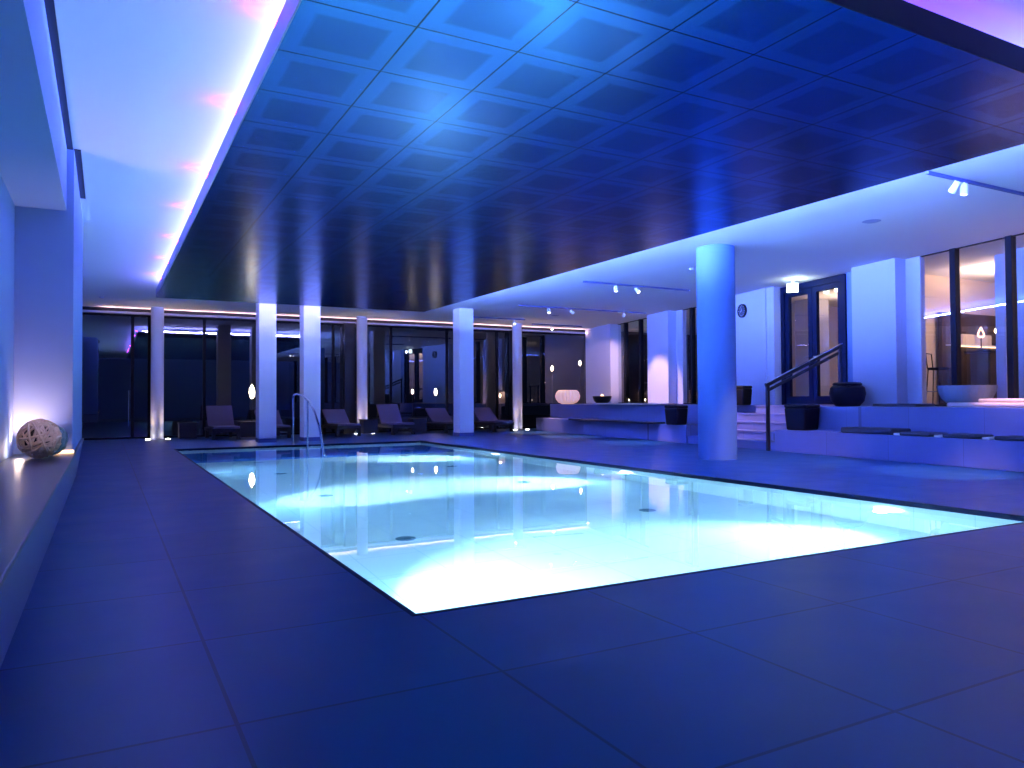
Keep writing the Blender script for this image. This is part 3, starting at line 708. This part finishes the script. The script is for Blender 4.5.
cushion('floor_cushion', 12.8, 16.6, PLAT+.001, .5, 3.2, .04, M['pinkcushion'], 'pale flat pad on the raised floor left of the stairs', 'pale pads left of the stairs')

# ------------------------------------------------------------------ ceiling tracks, detectors
def track(x0, x1, y, heads, label, aims):
    t = thing('lighting_track', label, 'track light', ((x0+x1)/2, y, ZC), 0, 'ceiling lighting tracks')
    c = ((x0+x1)/2, y, ZC)
    local(MB().box(x0, x1, y-.018, y+.018, ZC-.035, ZC-.001), c).build('rail', M['skirt'], t)
    for i, hx in enumerate(heads):
        a = Vector(aims[i]) if aims[i] else Vector((hx+.3, y-.5, 1.5))
        p = Vector((hx, y, ZC-.11)); dr = (a-p).normalized()
        q = dr.to_track_quat('-Z', 'Y').to_matrix().to_4x4()
        h = MB().lathe([(0, .06), (.03, .06), (.04, .03), (.045, -.07), (.0, -.07)], (0, 0, 0), 18).xf(Matrix.Translation(p) @ q)
        h.tube([p+Vector((0, 0, .02)), (hx, y, ZC-.03)], .01, 6)
        ho = local(h, c).build('spot_head', M['paper'], t, smooth=True)
        local(MB().lathe([(0, -.071), (.036, -.071), (.03, -.076), (0, -.076)], (0, 0, 0), 16).xf(Matrix.Translation(p) @ q), c).build('lens', M['spotwhite'], ho)
        light('SPOT', 'track_spot', p+dr*.10, SP[i % len(SP)], (1, .62, .60), .03, a, .6, 34)
SP = [900]
track(9.25, 12.3, 13.72, (10.13, 10.73), 'lighting track with two spots on the ceiling, left of the thick round column', ((11.0, 14.2, 0), (12.6, 11.9, .6)))
track(10.0, 14.4, 18.0, (10.96, 11.73, 13.59), 'lighting track with three spots on the ceiling before the far pillars', ((11.4, 17.6, 0), (14.4, 17.9, 1.6), (15.5, 22.0, 1.9)))
track(12.9, 14.95, 22.3, (13.7,), 'short lighting track nearest the far dark window', ((13.5, 21.0, 1),))
track(8.31, 12.0, 5.25, (8.85, 9.03, 11.2), 'lighting track with white spots and one added spot on the ceiling at the upper right', ((10.2, 9.2, 0), (10.2, 6.3, 0), (12.4, 6.2, .9)))  # last head is added out of view to brighten the pale cushions
track(10.0, 12.0, 21.2, (11.6,), 'short lighting track above the last lounger', ((11.9, 20.3, 0),))
for x, y, l in ((9.95, 7.15, 'flat round vent on the white ceiling near the upper right track'), (10.3, 11.4, 'small white smoke detector left of the thick round column top'),
             (12.3, 19.8, 'flat round vent on the ceiling before the far pillars'), (-.1, 21.2, 'small smoke detector on the ceiling near the left far glass')):
    r = .13 if 'vent' in l else .06
    o = MB().lathe([(0, -.03 if r < .1 else -.012), (r*.7, -.03 if r < .1 else -.012), (r, 0), (0, 0)], (0, 0, 0), 28).build('ceiling_vent' if r > .1 else 'smoke_detector', M['white'] if r < .1 else M['panel_side'], smooth=True)
    o.location = (x, y, ZC-.001); tag(o, l, 'vent' if r > .1 else 'smoke detector')

# ------------------------------------------------------------------ world, camera, view
wd = bpy.data.worlds.new('night'); scn.world = wd; wd.use_nodes = True
wd.node_tree.nodes['Background'].inputs[0].default_value = (.01, .015, .05, 1); wd.node_tree.nodes['Background'].inputs[1].default_value = .15
cam = bpy.data.cameras.new('camera'); co = bpy.data.objects.new('camera', cam); COL.objects.link(co)
F, YAW, PIT, ROLL = 748.9, .4973, .0201, -.0058
cam.sensor_width = 36; cam.lens = F/1024*36; cam.clip_start = .05; cam.clip_end = 200
fw = Vector((math.sin(YAW)*math.cos(PIT), math.cos(YAW)*math.cos(PIT), math.sin(PIT)))
r = Vector((math.cos(YAW), -math.sin(YAW), 0)); u = r.cross(fw)
r2 = r*math.cos(ROLL)+u*math.sin(ROLL); u2 = -r*math.sin(ROLL)+u*math.cos(ROLL)
co.matrix_world = Matrix(((r2.x, u2.x, -fw.x, 0), (r2.y, u2.y, -fw.y, 0), (r2.z, u2.z, -fw.z, 1.05), (0, 0, 0, 1)))
scn.camera = co
vs_ = scn.view_settings; vs_.view_transform = 'Standard'; vs_.look = 'None'; vs_.gamma = 1; vs_.exposure = 0; vs_.use_curve_mapping = False
cy = scn.cycles
cy.max_bounces = 12; cy.diffuse_bounces = 4; cy.glossy_bounces = 5; cy.transmission_bounces = 8; cy.transparent_max_bounces = 12
cy.sample_clamp_indirect = 30; cy.use_denoising = True; cy.blur_glossy = .3
